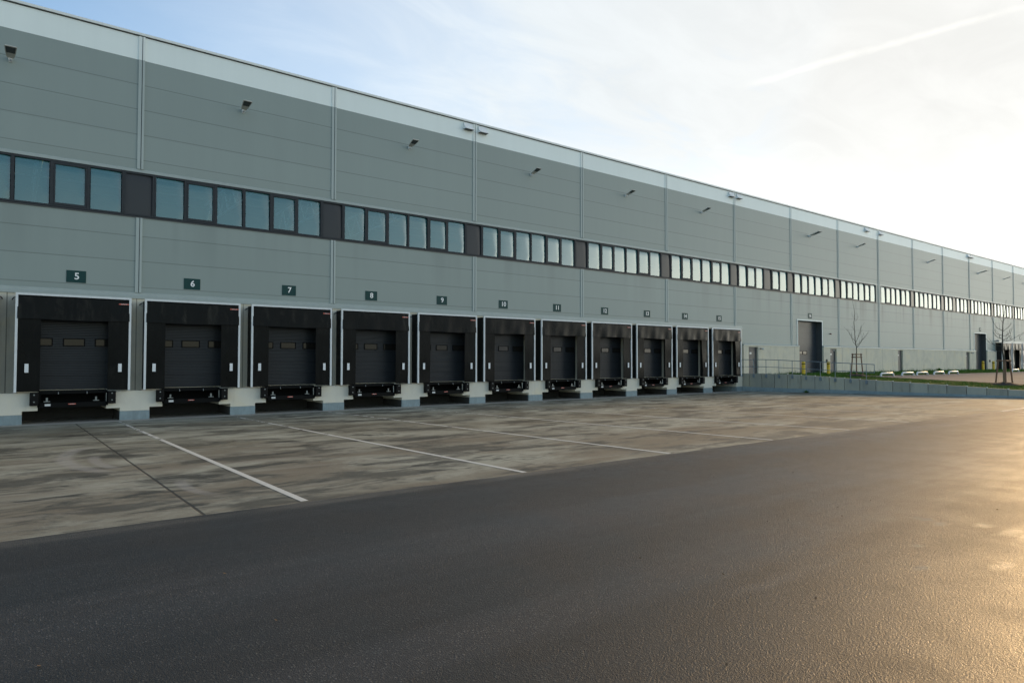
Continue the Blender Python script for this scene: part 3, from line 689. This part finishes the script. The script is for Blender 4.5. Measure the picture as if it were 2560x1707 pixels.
bulk(43.12, 3.24, 'small grey lamp beside the steel door next to dock 15'); bulk(87.72, 3.26, 'small dark lamp beside the far steel door')
t = tag(MB().box(54.32, 54.42, -.10, 0, 4.64, 4.73).tube([(54.37, -.10, 4.68), (54.37, -.16, 4.66)], [.06, .04], 8).build('alarm_beacon', M_beacon), 'small dark red alarm beacon on the wall right of gate 16', 'alarm')
for x, lab in ((53.44, 'dark control box beside the right jamb of gate 16'), (93.95, 'dark control box beside the far tall gate')):
    tag(MB().box(x-.07, x+.07, -.24, -.14, 2.15, 2.42).box(x-.05, x+.05, -.255, -.24, 2.2, 2.36).build('control_box', M_steel), lab, 'control box', 'control boxes beside the gates')
t = thing('wall_camera', (96.3, 0, 4.85), 'small grey camera on the wall left of the far dock shelters', 'camera')
MB().tube([(0, 0, 0), (0, -.3, .02)], .04, 8).build('arm', M_rail, t); MB().box(-.12, .12, -.52, -.24, -.12, .10).build('housing', M_rail, t)

# ------------------------------------------------------------------ retaining wall with stepped panels
WXX = 40.2
rw = thing('retaining_wall', (WXX, 0, 0), 'stepped concrete retaining wall with a blue grey painted base beside the grass bank', 'wall')
def wtop(y): return 1.335 if y > -4 else 1.335 - .0478*(-y-4)
m = MB(); cap = MB()
ys = [-.03] + [-i*1.005-.06 for i in range(1, 26)]
for i in range(25):
    y0, y1 = ys[i+1]+.016, ys[i]-.016; z0, z1 = wtop(ys[i])-.028*(i > 3)*1, wtop(ys[i])
    j = rnd.uniform(-.006, .006)
    if i < 4: z0 = z1
    z0 = max(z0-.0, .06)
    m.prism([(y0, -.1), (y1, -.1), (y1, z1), (y0, z0)], 'x', j, .20)
    if i >= 4: cap.tube([(.05, ys[i], z1+.0), (.05, ys[i], z1+.045)], [.05, .045], 7)
m.box(.09, .17, -25, -.1, -.1, .62); m.build('wall_panel', M_retain, rw, .008)
cap.build('joint_cap', M_pier, rw)
m = MB(); m.prism([(-25, -.1), (-.02, -.1), (-.02, .335), (-25, .34+.02)], 'x', -.035, -.008); m.build('painted_base', M_blue, rw)

# handrail fixed to the wall face
hr = thing('handrail', (WXX, 0, 0), 'blue grey tubular handrail with ten posts on top of the retaining wall', 'handrail')
py_ = [-.45] + [-1.44 - 1.015*i for i in range(9)]
def rz(y): return 2.37 if y > -2.6 else 2.37 - .0425*(-y-2.6)
top = [(-.06, -.40, rz(-.4))] + [(-.06, y, rz(y)) for y in py_[1:]] + [(-.06, -10.06, rz(-10.06))]
MB().tube(top, .024, 8).build('top_rail', M_rail, hr)
MB().tube([(x, y, z-.53) for x, y, z in top], .019, 8).build('middle_rail', M_rail, hr)
MB().tube([(-.06, -10.06, rz(-10)), (-.06, -10.06, rz(-10)-.53)], .022, 8).build('end_bend', M_rail, hr)
for y in py_:
    zb = wtop(y)-.28; MB().tube([(-.06, y, zb+.02), (-.06, y, rz(y)-.01)], .021, 8).box(-.10, -.005, y-.055, y+.055, zb, zb+.22).build('post', M_rail, hr)

# ------------------------------------------------------------------ bollards, wheel stops
bol = thing('bollard', (0, 0, 0), 'x', 'bollard', 'yellow bollards in front of the gates')
MB().tube([(0,0,0),(0,0,1.0)], .135, 20).build('pole', M_yellow, bol)
MB().tube([(0,0,.80),(0,0,.87)], .1375, 20, cap=False).build('black_ring', M_black, bol)
MB().tube([(0,0,1.0),(0,0,1.03),(0,0,1.06)], [.135, .125, .07], 20).build('cap', M_yellow, bol)
for i, (x, y, q) in enumerate(((47.75, -1.15, 'left of gate 16, standing before the retaining wall rail'), (51.2, -1.45, 'right of gate 16, beside the steel door'), (90.2, -.6, 'left of the far tall gate'), (93.3, -.75, 'right of the far tall gate'))):
    o = bol if i == 0 else copy_tree(bol); o.location = (x, y, uz(y)-.02); o['label'] = 'yellow black-ringed bollard ' + q
hp = thing('wheel_stop', (0, 0, 0), 'x', 'wheel stop', 'white wheel stops along the car park edge')
prof = [(-1.12,0,-.05),(-1.11,0,.08),(-1.05,0,.19),(-.93,0,.245),(0,0,.25),(.93,0,.245),(1.05,0,.19),(1.11,0,.08),(1.12,0,-.05)]
MB().tube(prof, .075, 12).build('hoop', M_hoop, hp); 
for x in (-1.12, 1.12): MB().box(x-.13, x+.13, -.13, .13, 0, .015).build('foot_plate', M_zinc, hp)
for i, (x, q) in enumerate(((52.1, 'nearest the handrail, first of the row'), (55.95, 'second of the row from the handrail'), (58.85, 'third of the row from the handrail'), (62.45, 'fourth of the row from the handrail'), (65.8, 'fifth of the row from the handrail'), (85.35, 'standing alone behind the right tree'))):
    o = hp if i == 0 else copy_tree(hp); o.location = (x, -5.75 if i < 5 else -5.15, uz(-5.75)+.01 if i < 5 else uz(-5.15)+.012); o['label'] = 'white wheel stop hoop ' + q

# ------------------------------------------------------------------ bare young trees
def branch(mb, pts, r0, r1, jit=0., r=rnd, sub=4):
    P = [Vector(p) for p in pts]; out = []
    for i in range(len(P)-1):
        for k in range(sub): out.append(P[i].lerp(P[i+1], k/sub) + Vector((r.uniform(-1, 1), r.uniform(-1, 1), r.uniform(-1, 1)))*jit)
    out.append(P[-1]); n = len(out); out[0] = P[0]
    mb.tube(out, [r0+(r1-r0)*i/(n-1) for i in range(n)], 6); return out
E_R = Vector((.61, -.79, 0)); E_F = Vector((.79, .61, 0))       # across / along the line of sight, to lay limbs out around the stem
def tree(base, spec, trunk_pts, rad, lab, wrap=0, seed=1):
    r = random.Random(seed); t = thing('young_tree', base, lab, 'tree', 'bare young trees on the grass bank')
    def L(q): return E_R*q[0] + E_F*q[2] + Vector((0, 0, q[1]))
    m = MB(); branch(m, [L(q) for q in trunk_pts], rad, .006, .008, r, 5); m.build('trunk', M_bark, t)
    if wrap: MB().tube([(0,0,0),(0,0,wrap*.6),(0,0,wrap)], [rad*1.55, rad*1.5, rad*1.35], 10).build('trunk_wrap', M_wrap, t)
    m = MB()
    for pts, r0 in spec:
        out = branch(m, [L(q) for q in pts], r0, .004, .012, r, 4)
        for k in range(2, len(out)-1, 2):          # twigs
            dr = (out[-1]-out[0]).normalized(); s = Vector((r.uniform(-1, 1), r.uniform(-1, 1), r.uniform(.1, .9))).normalized()*.6 + dr*.7
            ln = r.uniform(.15, .45); branch(m, [out[k], out[k]+s*ln*.5, out[k]+s*ln+Vector((0, 0, .06))], r0*.4, .003, .01, r, 2)
    m.build('crown', M_bark, t)
    return t
tree((49.2, -4.73, 1.06), [
    ([(-.02, 2.68, 0), (-.30, 3.05, .1), (-.40, 3.25, .15), (-.62, 3.80, .25)], .018), ([(0, 2.35, 0), (-.25, 2.72, -.1), (-.40, 3.05, -.15), (-.36, 3.4, -.2)], .014),
    ([(0, 2.25, 0), (.16, 2.42, .1), (.40, 2.75, .2), (.60, 3.05, .25), (.95, 3.45, .35)], .020), ([(.36, 2.70, .18), (.48, 3.0, .1), (.52, 3.44, .05)], .010),
    ([(-.03, 2.72, 0), (.10, 3.1, -.1), (.22, 3.6, -.25), (.30, 4.05, -.3)], .015), ([(.06, 3.0, -.05), (.28, 3.3, .1), (.38, 3.55, .2), (.42, 3.88, .25)], .011),
    ([(-.05, 4.45, 0), (-.18, 4.65, .05), (-.25, 4.75, .1)], .008), ([(-.05, 4.35, 0), (.1, 4.55, 0), (.18, 4.72, 0)], .007), ([(0, 2.5, 0), (.2, 2.62, -.2), (.36, 2.95, -.4)], .012), ([(-.05, 3.5, 0), (-.16, 3.75, .2), (-.2, 4.0, .3)], .008)],
    [(0, -.05, 0), (0, 1.7, 0), (.0, 2.2, 0), (-.07, 2.70, 0), (-.12, 3.4, 0), (-.15, 4.3, .02), (-.09, 4.95, .03), (-.13, 5.3, .04), (-.24, 5.98, .03)], .042, 'slender bare young tree on the grass bank behind the handrail', seed=3)
tree((48.2, -14.72, .70), [
    ([(-.10, 2.55, 0), (-.45, 2.62, .1), (-.72, 2.80, .2), (-1.05, 3.25, .3)], .022), ([(-.09, 3.05, 0), (-.4, 3.12, -.2), (-.6, 3.25, -.3), (-.80, 3.5, -.4)], .018),
    ([(-.08, 3.6, 0), (-.30, 3.75, .1), (-.48, 4.1, .2), (-.62, 4.65, .25)], .020), ([(-.08, 2.9, 0), (.2, 3.05, .1), (.45, 3.3, .2), (.62, 3.9, .3)], .020), ([(-.07, 2.85, 0), (.3, 2.95, -.2), (.65, 3.2, -.3), (1.0, 3.45, -.4)], .020),
    ([(-.07, 3.5, 0), (.15, 3.65, .15), (.40, 3.85, .2), (.58, 4.15, .3)], .016), ([(-.05, 4.1, 0), (-.2, 4.35, -.1), (-.33, 4.7, -.2)], .012), ([(-.04, 4.2, 0), (.15, 4.4, .1), (.3, 4.8, .2)], .011),
    ([(-.08, 3.3, 0), (-.25, 3.4, .4), (-.3, 3.8, .7)], .014), ([(-.08, 3.2, 0), (.1, 3.3, -.4), (.15, 3.7, -.65)], .014), ([(-.1, 2.3, 0), (-.35, 2.2, .2), (-.55, 2.35, .4)], .014)],
    [(0, -.05, 0), (-.02, 1.7, 0), (-.10, 2.4, 0), (-.07, 3.0, .02), (-.05, 3.6, .03), (-.02, 4.2, 0), (.06, 4.8, -.03), (.16, 5.6, -.05)], .062, 'taller bare young tree with a wrapped trunk near the right edge', wrap=1.65, seed=8)
def stakes(base, lab, spread, htop, rad):
    t = thing('tree_stakes', base, lab, 'tree stakes', 'wooden stake frames round the young trees')
    tops = []
    for k in range(3):
        an = R(52.5 + 90 + 60 + 120*k); dv = Vector((math.cos(an), math.sin(an), 0))
        b0 = dv*spread*1.5; t0 = dv*spread + Vector((0, 0, htop)); tops.append(t0)
        MB().tube([b0+Vector((0, 0, -.1)), t0+Vector((0, 0, .05))], rad, 9).build('stake', M_wood, t)
    for k in range(3):
        p, q = tops[k], tops[(k+1) % 3]; e = (q-p).normalized()*.1
        for z in (0, -.22) if rad < .05 else (0,): MB().tube([p-e+Vector((0, 0, -.02+z)), q+e+Vector((0, 0, -.02+z))], rad*.85, 8).build('cross_bar', M_wood, t)
stakes((49.2, -4.73, 1.06), 'thin wooden stake frame round the tree behind the handrail', .33, 1.75, .045)
stakes((48.2, -14.72, .70), 'stout wooden stake frame round the tree at the right edge', .36, 1.62, .050)
m = MB()
for bx, by, rr in ((49.2, -4.73, .95), (48.2, -14.72, 1.0)):
    m.grid(lambda u, v, bx=bx, by=by, rr=rr: (bx+math.cos(u*2*math.pi)*v*rr*(1+.15*mnoise.noise(Vector((u*9, bx, 0)))), by+math.sin(u*2*math.pi)*v*rr, uz(by)+.02+.16*(1-v*v)+.03*mnoise.noise(Vector((u*20, v*6, bx))) - .04*v), 30, 8)
structure(m.build('soil', M_soil), 'stuff')

# ------------------------------------------------------------------ grass, weeds, litter
def blades(regions, seed):
    r = random.Random(seed); vs = []; fs = []
    for x0, x1, y0, y1, n, h0, h1 in regions:
        for _ in range(n):
            x, y = r.uniform(x0, x1), r.uniform(y0, y1)
            if (x-49.2)**2+(y+4.73)**2 < .6 or (x-48.2)**2+(y+14.72)**2 < .7: continue
            cl_ = mnoise.noise(Vector((x*.7, y*.7, 3)));
            if r.random() > .65+.6*cl_: continue
            h = r.uniform(h0, h1)*(1+.5*cl_); an = r.uniform(0, 6.28); wv = r.uniform(.006, .014); ln = h*r.uniform(.1, .6); a2 = r.uniform(0, 6.28); z = uz(y)-.015
            i = len(vs); dx_, dy_ = math.cos(an)*wv, math.sin(an)*wv
            vs += [(x-dx_, y-dy_, z), (x+dx_, y+dy_, z), (x+math.cos(a2)*ln, y+math.sin(a2)*ln, z+h)]; fs.append((i, i+1, i+2))
    m = MB(); m.add(vs, fs); return m
structure(blades([(40.42, 50.0, -22, -5, 26000, .05, .11), (40.42, 50.1, -5, -.2, 9000, .05, .12), (50.1, 96, -5.1, -.25, 26000, .05, .12), (44, 88, -.6, -.2, 1500, .12, .32)], 5).build('grass', M_grass), 'stuff')
def weed(x, y, z, lab, n, s, seed):
    r = random.Random(seed); vs = []; fs = []
    for _ in range(n):
        an = r.uniform(0, 6.28); el = r.uniform(.3, 1.3); L_ = r.uniform(.5, 1)*s; dv = Vector((math.cos(an)*math.cos(el), math.sin(an)*math.cos(el), math.sin(el))); sv = dv.cross(Vector((0, 0, 1))).normalized()*s*.09
        i = len(vs); vs += [Vector((0, 0, 0)), dv*L_*.5+sv, dv*L_-Vector((0, 0, s*.12)), dv*L_*.5-sv]; fs.append((i, i+1, i+2, i+3))
    o = MB().add(vs, fs).build('weed', M_grass); o.location = (x, y, z); return tag(o, lab, 'weed', 'weeds by the walls')
weed(40.6, -4.1, 1.28, 'leafy weed clump on top of the retaining wall behind the handrail', 60, .32, 4)
weed(40.02, -5.55, gz(-5.5), 'pale tuft of weed at the foot of the retaining wall', 50, .28, 6)
weed(77.5, -.4, 1.22, 'taller weed clump against the concrete plinth between the two far steel doors', 50, .45, 7)
m = MB(); r = random.Random(2)
for _ in range(90):
    x, y = (r.uniform(-6, 9), r.uniform(-28.5, -20.6)) if r.random() < .7 else (r.uniform(-6, 38), r.uniform(-20, -2)); s = r.uniform(.008, .022); an = r.uniform(0, 6.28); z = gz(y)+.013
    c_, s_ = math.cos(an)*s, math.sin(an)*s
    m.add([(x-c_, y-s_, z), (x+s_*.5, y-c_*.5, z+.008), (x+c_, y+s_, z+.012), (x-s_*.5, y+c_*.5, z+.004)], [(0,1,2,3)])
structure(m.build('leaf_litter', M_leaf), 'stuff')
